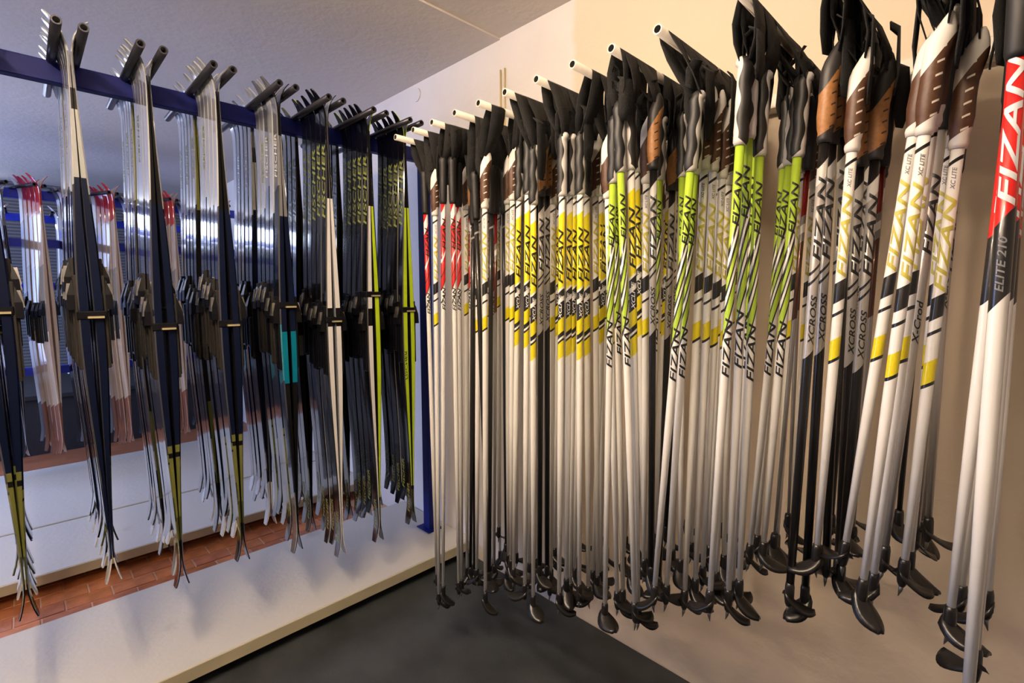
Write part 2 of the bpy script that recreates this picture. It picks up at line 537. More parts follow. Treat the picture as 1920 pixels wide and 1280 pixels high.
PALE = (0.34, 0.35, 0.34); BLK = (0.004, 0.004, 0.005); NAVY = (0.002, 0.005, 0.022); SIL = (0.42, 0.43, 0.44); GRY = (0.16, 0.16, 0.17)
OLV = (0.135, 0.14, 0.035); OLVD = (0.05, 0.055, 0.015); LIME = (0.50, 0.68, 0.02); WHT = (0.78, 0.75, 0.73); TEAL = (0.0, 0.16, 0.24)
RED = (0.55, 0.03, 0.02); CRM = (0.62, 0.47, 0.34); BRN = (0.30, 0.12, 0.07); WOOD = (0.33, 0.28, 0.21); WOODD = (0.13, 0.11, 0.085)
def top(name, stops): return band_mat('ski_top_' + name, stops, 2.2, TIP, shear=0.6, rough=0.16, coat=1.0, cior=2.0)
def sw(name, stops): return band_mat('ski_side_' + name, stops, 2.2, TIP, rough=0.42, coat=0.0, spec=0.15)
m_base_b = mat('ski_base_black', (0.012, 0.012, 0.013), 0.2, coat=0.5)
m_base_w = mat('ski_base_grey', (0.30, 0.31, 0.33), 0.22, coat=0.5)
m_base_c = mat('ski_base_cream', (0.55, 0.40, 0.28), 0.3)

STY = {}
def ski_type(key, L, curl, t, b, s): STY[key] = (L, curl, (t, b, s))  # upper silver on the tops: tip paint plus glossy sheen set as colour
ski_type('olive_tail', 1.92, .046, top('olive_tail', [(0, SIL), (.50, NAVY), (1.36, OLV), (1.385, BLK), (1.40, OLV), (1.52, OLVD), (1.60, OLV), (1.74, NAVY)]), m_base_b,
         sw('olive_tail', [(0, GRY), (.10, BLK), (.50, NAVY), (1.32, OLV), (1.345, BLK), (1.36, OLV), (1.58, OLVD), (1.66, BLK)]))
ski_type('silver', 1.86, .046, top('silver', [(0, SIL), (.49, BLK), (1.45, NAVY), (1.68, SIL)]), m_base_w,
         sw('silver', [(0, SIL), (.10, GRY), (.2, BLK), (.26, PALE), (.46, NAVY), (1.66, WHT)]))
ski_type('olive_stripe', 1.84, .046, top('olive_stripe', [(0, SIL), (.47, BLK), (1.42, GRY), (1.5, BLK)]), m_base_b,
         sw('olive_stripe', [(0, SIL), (.12, OLV), (.48, BLK), (1.25, OLVD), (1.6, BLK)]))
ski_type('teal', 1.86, .046, top('teal', [(0, GRY), (.40, BLK), (.93, TEAL), (1.16, NAVY), (1.62, GRY)]), m_base_b,
         sw('teal', [(0, BLK), (.2, GRY), (.5, NAVY), (.95, TEAL), (1.16, BLK)]))
ski_type('lettered', 1.88, .046, top('lettered', [(0, BLK), (.12, BLK), (1.70, BLK)]), m_base_b,
         sw('lettered_black', [(0, BLK), (.34, GRY), (.5, BLK), (1.7, GRY)]))
ski_type('lettered_white', 1.93, .046, top('lettered', []), m_base_w, sw('lettered_white', [(0, BLK), (.42, WHT), (.86, BLK), (.94, WHT)]))
ski_type('lettered_lime', 1.93, .046, top('lettered', []), m_base_b, sw('lettered_lime', [(0, LIME), (.10, BLK), (.42, LIME), (1.74, BLK), (1.76, OLV)]))
ski_type('lime_tip', 1.88, .046, top('lime_tip', [(0, OLV), (.13, BLK)]), m_base_b, sw('lime_tip', [(0, OLV), (.13, BLK), (1.0, GRY), (1.1, BLK)]))
ski_type('red', 1.98, .055, top('red', [(0, RED), (.26, CRM), (.62, WOOD), (.9, GRY), (1.1, CRM), (1.62, BRN)]), m_base_c,
         sw('red', [(0, RED), (.2, CRM), (1.6, BRN)]))
ski_type('dark', 1.90, .05, top('dark', [(0, GRY), (.1, BLK), (.8, NAVY), (1.2, GRY), (1.3, BLK)]), m_base_w, sw('dark', [(0, GRY), (.3, NAVY), (1.1, SIL), (1.2, BLK)]))
ski_type('white', 1.90, .055, top('white', [(0, WHT), (.3, SIL), (.8, BLK), (1.15, WHT), (1.6, GRY)]), m_base_w, sw('white', [(0, WHT), (1.6, GRY)]))

# bindings, shared by all skis: plate, toe unit with lever, heel pad
m_bind = mat('binding_black', (0.004, 0.004, 0.006), 0.35, spec=0.22)
m_plate = mat('binding_plate_beige', (0.022, 0.019, 0.016), 0.5, spec=0.3)
m_bindg = mat('binding_grey', (0.45, 0.43, 0.40), 0.22, metal=0.9)
def binding_parts(L, curl, beige):
    sb = L * .5
    off, th, hw = ski_profile(sb, L, curl)
    y = -off - .0012 - th
    zc = TIP - sb
    bm = bmesh.new()
    bx(bm, -.017, .017, y - .007, y + .004, zc - .17, zc + .12, 0, .002)
    bx(bm, -.004, .004, y - .012, y - .006, zc - .16, zc + .01)
    p = to_mesh(bm, 'binding_plate'); p.materials.append(m_plate if beige else m_bind)
    bm = bmesh.new()
    def wedge(z0, z1, y0a, y1a, w0, w1):
        rings(bm, [[Vector((-w0, y - .005, z0)), Vector((w0, y - .005, z0)), Vector((w0, y - y0a, z0)), Vector((-w0, y - y0a, z0))],
                   [Vector((-w1, y - .005, z1)), Vector((w1, y - .005, z1)), Vector((w1, y - y1a, z1)), Vector((-w1, y - y1a, z1))]], smooth=False)
    wedge(zc + .015, zc + .06, .024, .022, .020, .019)
    wedge(zc + .06, zc + .105, .022, .009, .019, .011)
    bmesh.ops.recalc_face_normals(bm, faces=bm.faces)
    t = to_mesh(bm, 'toe_binding'); t.materials.append(m_bind)
    bm = bmesh.new()
    rings(bm, [[Vector((-.013, y - .022, zc + .045)), Vector((.013, y - .022, zc + .045)), Vector((.013, y - .027, zc + .045)), Vector((-.013, y - .027, zc + .045))],
               [Vector((-.006, y - .012, zc + .095)), Vector((.006, y - .012, zc + .095)), Vector((.006, y - .020, zc + .095)), Vector((-.006, y - .020, zc + .095))]], smooth=False)
    bmesh.ops.recalc_face_normals(bm, faces=bm.faces)
    l = to_mesh(bm, 'toe_lever'); l.materials.append(m_bindg)
    return p, t, l
m_olt = mat('lettering_olive', (0.30, 0.34, 0.075), 0.4)
m_blt = mat('lettering_black', (0.010, 0.010, 0.010), 0.4)
m_wlt = mat('lettering_white', (0.75, 0.75, 0.75), 0.4)
def ski_lettering(L, curl, size, stretch, s_bottom, side=False):
    me = text_mesh('FISCHER', size, stretch, 0.2, size * .012)
    for v in me.vertices:
        u, w = v.co.x, v.co.y
        z = TIP - s_bottom + u
        off, th, hw = ski_profile(TIP - z, L, curl)
        if side: v.co = (hw + .0006, -off - .0012 - th * .5 + w * .0 + w, z)
        else: v.co = (-w, -off - .0012 - th - .0006, z)
    return me
SKI = {}
def get_ski(k, L):
    L = round(L, 2)
    if (k, L) in SKI: return SKI[(k, L)]
    _, curl, mats = STY[k]
    d = dict(L=L, me=ski_mesh(L, curl, mats), curl=curl)
    d['bind'] = binding_parts(L, curl, k in ('olive_tail', 'silver', 'olive_stripe', 'red'))
    d['text'] = []
    if k.startswith('lettered') or k == 'lime_tip':
        t1 = ski_lettering(L, curl, .040, 2.0, .50); t1.materials.append(m_olt)
        t2 = ski_lettering(L, curl, .026, 1.5, L - .06); t2.materials.append(m_olt)
        d['text'] = [t1, t2]
    if k == 'lettered_lime':
        t3 = ski_lettering(L, curl, .017, 2.2, 1.22, True); t3.materials.append(m_blt)
        d['text'].append(t3)
    if k in ('olive_stripe', 'teal'):
        t1 = ski_lettering(L, curl, .034, 1.3, .36); t1.materials.append(m_olt if k == 'olive_stripe' else m_wlt)
        d['text'] = [t1]
    SKI[(k, L)] = d
    return d

# velcro clip that holds a pair together, on the ski that faces the aisle
m_tab = mat('clip_tab', (0.45, 0.37, 0.20), 0.5)
def clip_mesh():
    bm = bmesh.new()
    bx(bm, -.024, .026, -.036, .036, -.013, .013, 0, .003)
    bx(bm, .026, .034, -.012, .030, -.010, -.002, 1, .001)
    me = to_mesh(bm, 'ski_clip'); me.materials.append(m_bind); me.materials.append(m_tab)
    return me
CLIP = clip_mesh()

ski_word = {'olive_tail': 'black olive-tailed ski', 'silver': 'silver-black ski', 'olive_stripe': 'black olive-striped ski', 'teal': 'black and teal ski',
            'lettered': 'black olive-lettered ski', 'lettered_white': 'white-edged lettered ski', 'lettered_lime': 'lime-edged lettered ski', 'lime_tip': 'olive-tipped lettered ski',
            'red': 'cream red-tipped ski', 'white': 'white and grey ski', 'dark': 'dark grey ski'}
def make_ski(key, L, loc, flip, tilt, label, group, detail=2, clip=None):
    d = get_ski(key, L)
    o = link('ski', d['me'])
    o.location = loc
    o.rotation_euler = (tilt[0], tilt[1], math.pi + tilt[2] if flip else tilt[2])
    tag(o, label, 'ski', group)
    p, t, l = d['bind']
    link('binding_plate', p, o)
    link('toe_binding', t, o)
    if detail > 1: link('toe_lever', l, o)
    for me in d['text']: link('lettering', me, o)
    if clip:
        c = link('ski_clip', CLIP, o)
        c.location = (0, 0, clip)
    return o

b_names = ['leftmost bunch', 'first full tube pair', 'second full tube pair', 'third full tube pair',
           'fourth full tube pair', 'fifth full tube pair', 'sixth full tube pair', 'bunch beside the post']
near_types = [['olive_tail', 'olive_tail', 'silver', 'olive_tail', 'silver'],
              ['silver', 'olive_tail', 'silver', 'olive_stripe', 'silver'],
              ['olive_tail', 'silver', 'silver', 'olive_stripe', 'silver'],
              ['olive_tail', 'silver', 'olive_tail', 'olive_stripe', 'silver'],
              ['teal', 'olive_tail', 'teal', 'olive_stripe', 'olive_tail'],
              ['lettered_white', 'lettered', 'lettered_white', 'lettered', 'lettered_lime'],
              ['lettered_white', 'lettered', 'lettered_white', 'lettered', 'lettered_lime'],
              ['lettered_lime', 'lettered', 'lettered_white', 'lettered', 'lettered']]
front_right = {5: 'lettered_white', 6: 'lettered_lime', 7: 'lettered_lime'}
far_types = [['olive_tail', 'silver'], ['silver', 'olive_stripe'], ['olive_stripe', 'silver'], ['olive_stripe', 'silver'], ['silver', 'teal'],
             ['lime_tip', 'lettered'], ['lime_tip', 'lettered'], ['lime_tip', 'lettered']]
LB = [1.75, 1.72, 1.81, 1.79, 1.84, 1.93, 1.93, 1.91]
for bi, y in enumerate(B1):
    nn = 5
    for side in ('near', 'far'):
        for k in range(nn):
            if side == 'near':
                x = RX + 0.235 - k * 0.0475 + (0.012 if bi % 2 else 0)
                key = near_types[bi][k]
            else:
                x = RX - 0.062 - k * 0.052
                key = far_types[bi][k % 2]
            drop = random.uniform(-.010, .010)
            dl = 0.03 if k == 0 else random.choice((-.09, -.05, 0.0))
            ty = random.uniform(-.004, .004)
            rz = random.uniform(-.02, .02)
            kk = {'near': ordinal(k) + ' pair from the aisle', 'far': ordinal(k) + ' pair behind the beam'}[side]
            for fl in (False, True):
                key2 = front_right.get(bi, key) if (fl and k == 0 and side == 'near') else key
                ysgn = 'right' if fl else 'left'
                lab = '%s, %s, %s, %s ski' % (ski_word[key2], b_names[bi], kk, ysgn)
                clip = (TIP - random.uniform(.80, .92)) if (not fl and side == 'near' and k in (0, 2)) else None
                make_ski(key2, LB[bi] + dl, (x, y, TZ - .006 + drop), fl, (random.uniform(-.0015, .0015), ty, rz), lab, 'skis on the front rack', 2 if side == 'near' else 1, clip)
for bi, y in enumerate(B2):
    for k in range(5):
        key = ('red', 'red', 'red', 'red', 'white')[k] if bi % 2 == 0 else ('dark', 'white', 'dark', 'white', 'dark')[k]
        t = 0.275 - k * 0.052
        x, yy = R2X + t * math.cos(A2), y + t * math.sin(A2)
        drop = random.uniform(-.02, .02) - (.05 if bi % 2 else 0)
        for fl in (False, True):
            lab = '%s, second rack, %s bunch from left, %s from front, %s ski' % (ski_word[key], ordinal(bi), ordinal(k), 'right' if fl else 'left')
            make_ski(key, STY[key][0], (x, yy, 2.16 + .0165 + drop), fl, (random.uniform(-.002, .002), random.uniform(-.004, .004), A2), lab, 'skis on the second rack', 1)
for bi, y in enumerate(B3):
    for k in range(2):
        x = R3X + 0.27 - k * 0.06
        for fl in (False, True):
            key = ('white', 'dark', 'red')[(k + bi) % 3]
            lab = '%s, farthest rack, %s bunch from left, %s from front, %s ski' % (ski_word[key], ordinal(bi), ordinal(k), 'right' if fl else 'left')
            make_ski(key, 1.54, (x, y, 2.14 + .0165), fl, (0, 0, .25), lab, 'skis on the farthest rack', 1)

# ------------------------------------------------------------------ wall rack for the poles
PZ = 0.566 + 1.45
PEGS = [-1.662, -1.545, -1.432, -1.308, -1.191, -1.075, -0.952, -0.828, -0.712, -0.592, -0.412, -0.270, -0.133, -0.012]
PEG_TIP = [1.03] * 10 + [1.02, 1.02, 1.0, 0.80]
m_peg = mat('peg_white', (0.74, 0.66, 0.56), 0.35, noise=0.12, nscale=30)
m_rail = mat('rail_white', (0.68, 0.62, 0.53), 0.4)
rack = empty('pole_rack', (-0.84, WY, PZ))
tag(rack, 'white wall rail with long tubular pegs for ski poles', 'pole rack')
bm = bmesh.new()
bx(bm, -0.95, 0.83, -.006, 0.0, -.028, .030, 0, .001)
bx(bm, -0.95, 0.83, -.055, -.0055, -.028, -.022, 0, .001)
link('rail', to_mesh(bm, 'rail'), rack, m_rail)
for x in (-0.9, -0.55, 0.235, 0.77):
    p = link('wall_plate', box_mesh('wall_plate', -.018, .018, -.006, 0, .030, .086, .001), rack, m_rail)
    p.location = (x, 0, 0)
    bm = bmesh.new(); tube(bm, (0, -.006, .062), (0, -.0095, .062), .006, .004, 10)
    link('screw', to_mesh(bm, 'screw'), p, mat('screw_brass', (0.35, 0.2, 0.1), 0.35, metal=0.8))
for x, t in zip(PEGS, PEG_TIP):
    bm = bmesh.new()
    open_tube(bm, (0, -.006, 0), (0, -(WY - t), 0.004), 0.0108, 0.0025, 0.06, 14)
    o = link('peg', to_mesh(bm, 'peg'), rack, [m_peg, m_bore])
    o.location = (x + .84, 0, 0)

# ------------------------------------------------------------------ ski poles
PW = (0.87, 0.84, 0.79); PBK = (0.012, 0.011, 0.011); PRED = (0.62, 0.018, 0.015); PYEL = (0.80, 0.66, 0.01); PLIME = (0.42, 0.60, 0.045)
PSIL = (0.47, 0.44, 0.41); PGOLD = (0.55, 0.47, 0.10); PGR = (0.30, 0.28, 0.26)
def sm(name, stops, shear=0.0, rough=0.32, metal=0.0): return band_mat('shaft_' + name, stops, 1.7, 0, shear, 0, rough, metal, 0.35)
SH = {
 'R': sm('red', [(0, PRED), (.012, PW), (.02, PBK), (.024, PW), (.055, PBK), (.058, PRED), (.13, PRED), (.175, PW), (.19, PRED), (.235, PBK), (.242, PRED), (.285, PBK), (.292, PW), (.33, PBK), (.336, PW)], 2.6),
 'Y': sm('yellow', [(0, PW), (.010, PBK), (.014, PW), (.028, PBK), (.031, PW), (.052, PYEL), (.255, PW), (.262, PBK), (.285, PW), (.297, PBK), (.345, PYEL), (.385, PBK), (.392, PW), (.405, PBK), (.411, PYEL), (.452, PBK), (.456, PW)], 0.9),
 'G': sm('lime', [(0, PLIME), (.165, PBK), (.185, PW), (.205, PBK), (.222, PLIME), (.25, PBK), (.262, PW), (.285, PBK), (.296, PLIME), (.345, PBK), (.353, PW)], 5.0),
 'W': sm('white_yellow', [(0, PW), (.018, PBK), (.0205, PW), (.040, PGR), (.046, PW), (.075, PBK), (.078, PW), (.245, PBK), (.285, PW), (.305, PBK), (.308, PW), (.335, PBK), (.338, PW), (.352, PYEL), (.395, PBK), (.4, PW), (.412, PBK), (.418, PW)], 0.7),
 'S': sm('silver', [(0, PBK), (.035, PW), (.05, PBK), (.053, PW), (.07, PSIL), (.235, PBK), (.243, PSIL), (.255, PBK), (.263, PSIL), (.41, PBK)], 1.3, 0.3, 0.35),
 'T': sm('grey_silver', [(0, PSIL), (.04, PGR), (.044, PSIL)], 0.6, 0.28, 0.55),
 'K': sm('carbon', [(0, PBK), (.04, PGR), (.05, PBK)], 0.5, 0.35),
 'M': sm('dark_red', [(0, (.25, .01, .01)), (.10, PGR), (.12, PW), (.14, PGR), (.16, (.12, .05, .03)), (.34, PSIL)], 0.8, 0.25, 0.5),
 'Z': sm('red_black', [(0, PRED), (.19, PBK), (.225, PBK), (.285, PBK), (.295, PW)], 1.4),
}
m_strap = mat('strap_black', (0.006, 0.0055, 0.005), 0.85, noise=0.3, nscale=40, bump=0.3, bscale=300)
m_gripk = mat('grip_black', (0.011, 0.010, 0.010), 0.55)
m_bask = mat('basket_black', (0.010, 0.009, 0.009), 0.32)
m_tip = mat('tip_steel', (0.25, 0.24, 0.23), 0.3, metal=0.9)

def grip_mat(kind):
    m = bpy.data.materials.new('grip_' + kind); m.use_nodes = True
    nt = m.node_tree; b = nt.nodes['Principled BSDF']; b.inputs['Roughness'].default_value = 0.5
    tc = nt.nodes.new('ShaderNodeTexCoord'); sep = nt.nodes.new('ShaderNodeSeparateXYZ')
    nt.links.new(tc.outputs['Object'], sep.inputs[0])
    def math_(op, a, b_=None, c=None):
        n = nt.nodes.new('ShaderNodeMath'); n.operation = op
        for i, v in enumerate((a, b_, c)):
            if v is None: continue
            if isinstance(v, (int, float)): n.inputs[i].default_value = v
            else: nt.links.new(v, n.inputs[i])
        return n.outputs[0]
    def mix(f, c0, c1):
        n = nt.nodes.new('ShaderNodeMix'); n.data_type = 'RGBA'
        nt.links.new(f, n.inputs[0])
        for i, c in ((6, c0), (7, c1)):
            if isinstance(c, tuple): n.inputs[i].default_value = (*c, 1)
            else: nt.links.new(c, n.inputs[i])
        return n.outputs[2]
    x, z = sep.outputs[0], sep.outputs[2]
    if kind == 'wavy':        # black finger side, white back with a scalloped border
        wob = math_('MULTIPLY', math_('SINE', math_('MULTIPLY', z, 95.0)), 0.0032)
        f = math_('GREATER_THAN', math_('ADD', x, wob), 0.0062)
        f2 = math_('LESS_THAN', math_('MULTIPLY_ADD', x, -0.9, z), 0.006)
        f = math_('MAXIMUM', f, f2)
        col = mix(f, (0.012, 0.011, 0.010), (0.66, 0.62, 0.58))
    else:
        cork = (0.09, 0.038, 0.017) if kind == 'cork' else (0.36, 0.16, 0.05)
        slot = (0.75, 0.68, 0.58) if kind == 'cork' else (0.03, 0.02, 0.015)
        endc = (0.76, 0.72, 0.66) if kind == 'cork' else (0.018, 0.016, 0.015)
        n = nt.nodes.new('ShaderNodeTexNoise'); n.inputs['Scale'].default_value = 180
        nt.links.new(tc.outputs['Object'], n.inputs['Vector'])
        base = mix(n.outputs['Fac'], tuple(c * 0.6 for c in cork), tuple(c * 1.3 for c in cork))
        ph = math_('FRACT', math_('MULTIPLY', math_('MULTIPLY_ADD', x, -0.5, z), 50.0))
        s1 = math_('LESS_THAN', ph, 0.17)
        s2 = math_('MULTIPLY', math_('GREATER_THAN', x, 0.001), math_('LESS_THAN', x, 0.0105))
        base = mix(math_('MULTIPLY', s1, s2), base, slot)
        hi = math_('GREATER_THAN', math_('MULTIPLY_ADD', x, -1.6, z), 0.112)
        lo = math_('LESS_THAN', math_('MULTIPLY_ADD', x, -0.7, z), 0.018)
        col = mix(math_('MAXIMUM', hi, lo), base, endc)
    nt.links.new(col, b.inputs['Base Color'])
    return m

def loft(prof, n=16):
    """prof: (z, rx, ry, cx)"""
    bm = bmesh.new()
    rings(bm, [[Vector((cx + rx * math.cos(2 * math.pi * i / n), ry * math.sin(2 * math.pi * i / n), z)) for i in range(n)] for z, rx, ry, cx in prof])
    return bm
def make_grips():
    g = {}
    w = []
    for i in range(22):
        z = -.004 + .152 * i / 21
        r = .0142 + .0010 * math.sin(z * 95) * (1 if .02 < z < .12 else .3)
        w.append((z, r, .0138, -.0006 * math.sin(z * 95)))
    w += [(.152, .0155, .014, .003), (.160, .0145, .0125, .004), (.166, .009, .008, .005)]
    w[0] = (-.004, .0115, .0115, 0)
    me = to_mesh(loft(w), 'grip'); me.materials.append(grip_mat('wavy')); g['wavy'] = me
    for k in ('cork', 'tan'):
        p = [(-.004, .0115, .0115, 0), (.004, .0135, .0135, 0), (.015, .0125, .0125, 0), (.024, .0145, .0145, 0), (.045, .0165, .0155, 0), (.075, .0155, .015, 0), (.1, .016, .0155, 0),
             (.118, .0175, .0155, .002), (.132, .0185, .015, .004), (.146, .017, .0135, .007), (.160, .0125, .011, .010), (.172, .0075, .008, .012), (.180, .003, .004, .013)]
        me = to_mesh(loft(p), 'grip'); me.materials.append(grip_mat(k)); g[k] = me
    p = [(-.004, .0115, .0115, 0), (.004, .0132, .0132, 0), (.06, .0142, .0142, 0), (.13, .0148, .0148, 0), (.142, .0165, .0165, 0), (.152, .0150, .015, 0), (.158, .009, .009, 0)]
    me = to_mesh(loft(p), 'grip'); me.materials.append(m_gripk); g['black'] = me
    return g
GR = make_grips()
def basket_mesh(sc, lean):
    """touring basket: sleeve that widens into a domed, half-moon paddle on one side"""
    bm = bmesh.new()
    n = 12
    rings(bm, [circ(Vector((0, 0, z)), Vector((1, 0, 0)), Vector((0, 1, 0)), r, n) for z, r in ((.004, .0078), (-.004, .0092), (-.030, .0095), (-.044, .0075), (-.050, .0048))])
    # paddle
    rows = []
    m = 9
    for i in range(m):
        t = i / (m - 1)
        x = -.010 + t * .062 * sc
        w = (.0265 * sc) * math.sin(math.pi * (0.12 + 0.82 * t)) ** 0.75
        z0 = -.030 - lean * t * .030 - .008 * math.sin(math.pi * t)
        h = .012 * (1 - .6 * t)
        rows.append([Vector((x, w * a, z0 + h * (1 - a * a) + dz)) for a, dz in ((-1, 0), (-.55, .002), (0, .004), (.55, .002), (1, 0), (.6, -.004), (0, -.004), (-.6, -.004))])
    rings(bm, rows)
    bmesh.ops.recalc_face_normals(bm, faces=bm.faces)
    me = to_mesh(bm, 'basket'); me.materials.append(m_bask)
    return me
BASK = [basket_mesh(1.0, 1.0), basket_mesh(1.08, 0.55), basket_mesh(.92, 1.35)]
bm = bmesh.new()
rings(bm, [circ(Vector((x, 0, z)), Vector((1, 0, 0)), Vector((0, 1, 0)), r, 8) for z, r, x in ((-.046, .0042, 0), (-.058, .0034, -.001), (-.070, .0006, -.004))])
TIPM = to_mesh(bm, 'tip'); TIPM.materials.append(m_tip)

def wrap_text(body, size, stretch, z_bottom, r, bold=0.018):
    me = text_mesh(body, size, stretch, 0.3, size * bold)
    bm = bmesh.new(); bm.from_mesh(me)
    ys = [v.co.y for v in bm.verts]
    lo, hi = min(ys), max(ys)
    for k in range(1, 7):
        y = lo + (hi - lo) * k / 7
        bmesh.ops.bisect_plane(bm, geom=bm.verts[:] + bm.edges[:] + bm.faces[:], plane_co=(0, y, 0), plane_no=(0, 1, 0))
    for v in bm.verts:
        a = v.co.y / r
        v.co = Vector((-math.sin(a) * (r + .0005), -math.cos(a) * (r + .0005), z_bottom + v.co.x))
    n = bpy.data.meshes.new('lettering'); bm.to_mesh(n); bm.free()
    bpy.data.meshes.remove(me)
    return n
SR = {'R': .0088, 'Y': .0092, 'G': .0092, 'W': .0092, 'S': .0092, 'T': .0088, 'K': .0082, 'M': .0056, 'Z': .0098}
m_yell = mat('lettering_yellow', (0.58, 0.50, 0.08), 0.4)
m_dkl = mat('lettering_dark', (0.012, 0.012, 0.012), 0.4)
def lt(m, *a):
    me = wrap_text(*a); me.materials.append(m); return me
TXT = {
 'R': [lt(m_dkl, 'FIZAN', .020, 1.9, -.165, SR['R']), lt(m_dkl, 'FIZAN', .018, 1.6, -.385, SR['R'])],
 'Y': [lt(m_dkl, 'FIZAN', .022, 2.4, -.245, SR['Y']), lt(m_wlt, 'XCLITE', .0125, 1.6, -.345, SR['Y'])],
 'G': [lt(m_dkl, 'FIZAN', .019, 2.0, -.165, SR['G']), lt(m_dkl, 'FIZAN', .022, 2.0, -.48, SR['G'])],
 'W': [lt(m_yell, 'FIZAN', .0225, 2.5, -.24, SR['W']), lt(mat('lettering_grey', (0.2, .2, .2), .4), 'XC LITE', .008, 1.2, -.070, SR['W'])],
 'S': [lt(m_dkl, 'FIZAN', .0225, 2.5, -.23, SR['S']), lt(m_dkl, 'XCROSS', .015, 1.7, -.395, SR['S'])],
 'T': [lt(m_dkl, 'FIZAN', .0225, 2.2, -.22, SR['T']), lt(m_dkl, 'X-Crod', .014, 1.7, -.38, SR['T'])],
 'K': [], 'M': [],
 'Z': [lt(m_wlt, 'FIZAN', .024, 2.6, -.18, SR['Z']), lt(mat('lettering_grey', (0.2, .2, .2), .4), 'ELITE 210', .011, 1.5, -.285, SR['Z'])],
}
GRIP = {'R': 'black', 'Y': 'wavy', 'G': 'wavy', 'W': 'cork', 'S': 'tan', 'T': 'black', 'K': 'black', 'M': 'black', 'Z': 'black'}
GTOP = {'wavy': .160, 'cork': .165, 'tan': .165, 'black': .152}

def shaft_mesh(L, r, m, thick_end):
    bm = bmesh.new()
    n = 12
    e1, e2 = Vector((1, 0, 0)), Vector((0, 1, 0))
    rings(bm, [circ(Vector((0, 0, z)), e1, e2, q, n) for z, q in ((.006, r), (-.3, r), (-.6 * L, r * .97), (-L, r * (.86 if thick_end else .66)))])
    me = to_mesh(bm, 'shaft'); me.materials.append(m)
    return me

def strap_mesh(M, a, peg, y_peg, w, rnd):
    """woven wrist strap: a loop from the grip over the peg, built as a thin ribbon; world points are brought into the pole's frame"""
    inv = M.inverted()
    bm = bmesh.new()
    def ribbon(pts, wid, th):
        rws = []
        for i, (p, ww, tw) in enumerate(pts):
            p = Vector(p)
            q0 = Vector(pts[max(0, i - 1)][0]); q1 = Vector(pts[min(len(pts) - 1, i + 1)][0])
            d = (q1 - q0).normalized()
            s = Vector((math.sin(tw), math.cos(tw), 0)); s = (s - d * s.dot(d)).normalized()
            nn = d.cross(s).normalized()
            rws.append([inv @ (p + s * ww * wid / 2 * k1 + nn * th * k2) for k1, k2 in ((-1, -.5), (1, -.5), (1, .5), (-1, .5))])
        rings(bm, rws)
    px, pz = peg, PZ
    R = .0108 + .0022
    bow = rnd.uniform(.004, .016)
    tw0 = rnd.uniform(-.5, .5)
    ax, ay, az = a
    h = pz - az
    pts = []
    sl = rnd.uniform(.006, .010)
    for t in (0, .3, .62, .9):
        pts.append(((ax - sl * (1 - t) + (px - R - ax) * t - bow * math.sin(math.pi * t), ay + (y_peg - ay) * t, az + h * t), .55 + .45 * min(1, t * 1.8), tw0 * (1 - t)))
    for ang in (160, 115, 90, 65, 20):
        g = math.radians(ang)
        pts.append(((px + R * math.cos(g), y_peg, pz + R * math.sin(g)), 1, 0))
    for t in (.9, .62, .3, 0):
        pts.append(((ax + sl * (1 - t) + (px + R - ax) * t + bow * math.sin(math.pi * t), ay + (y_peg - ay) * t, az + h * t), .55 + .45 * min(1, t * 1.8), -tw0 * (1 - t)))
    ribbon(pts, w, .0022)
    # padded cuff that hangs folded against the grip
    sgn = rnd.choice((-1, 1))
    dx = sgn * rnd.uniform(.016, .022)
    dy = rnd.uniform(-.012, .012)
    ln = rnd.uniform(.035, .095)
    pts = [((ax + sgn * .004, ay, az + h * .55), .6, tw0), ((ax + dx, ay + dy * .5, az + h * .45), .8, tw0), ((ax + dx * 1.15, ay + dy, az - ln * .2), .9, tw0 * 1.2), ((ax + dx * 1.02, ay + dy, az - ln * .7), .8, tw0), ((ax + dx, ay + dy * .9, az - ln), .45, tw0)]
    ribbon(pts, w * .8, .0026)
    bmesh.ops.recalc_face_normals(bm, faces=bm.faces)
    me = to_mesh(bm, 'strap'); me.materials.append(m_strap)
    return me

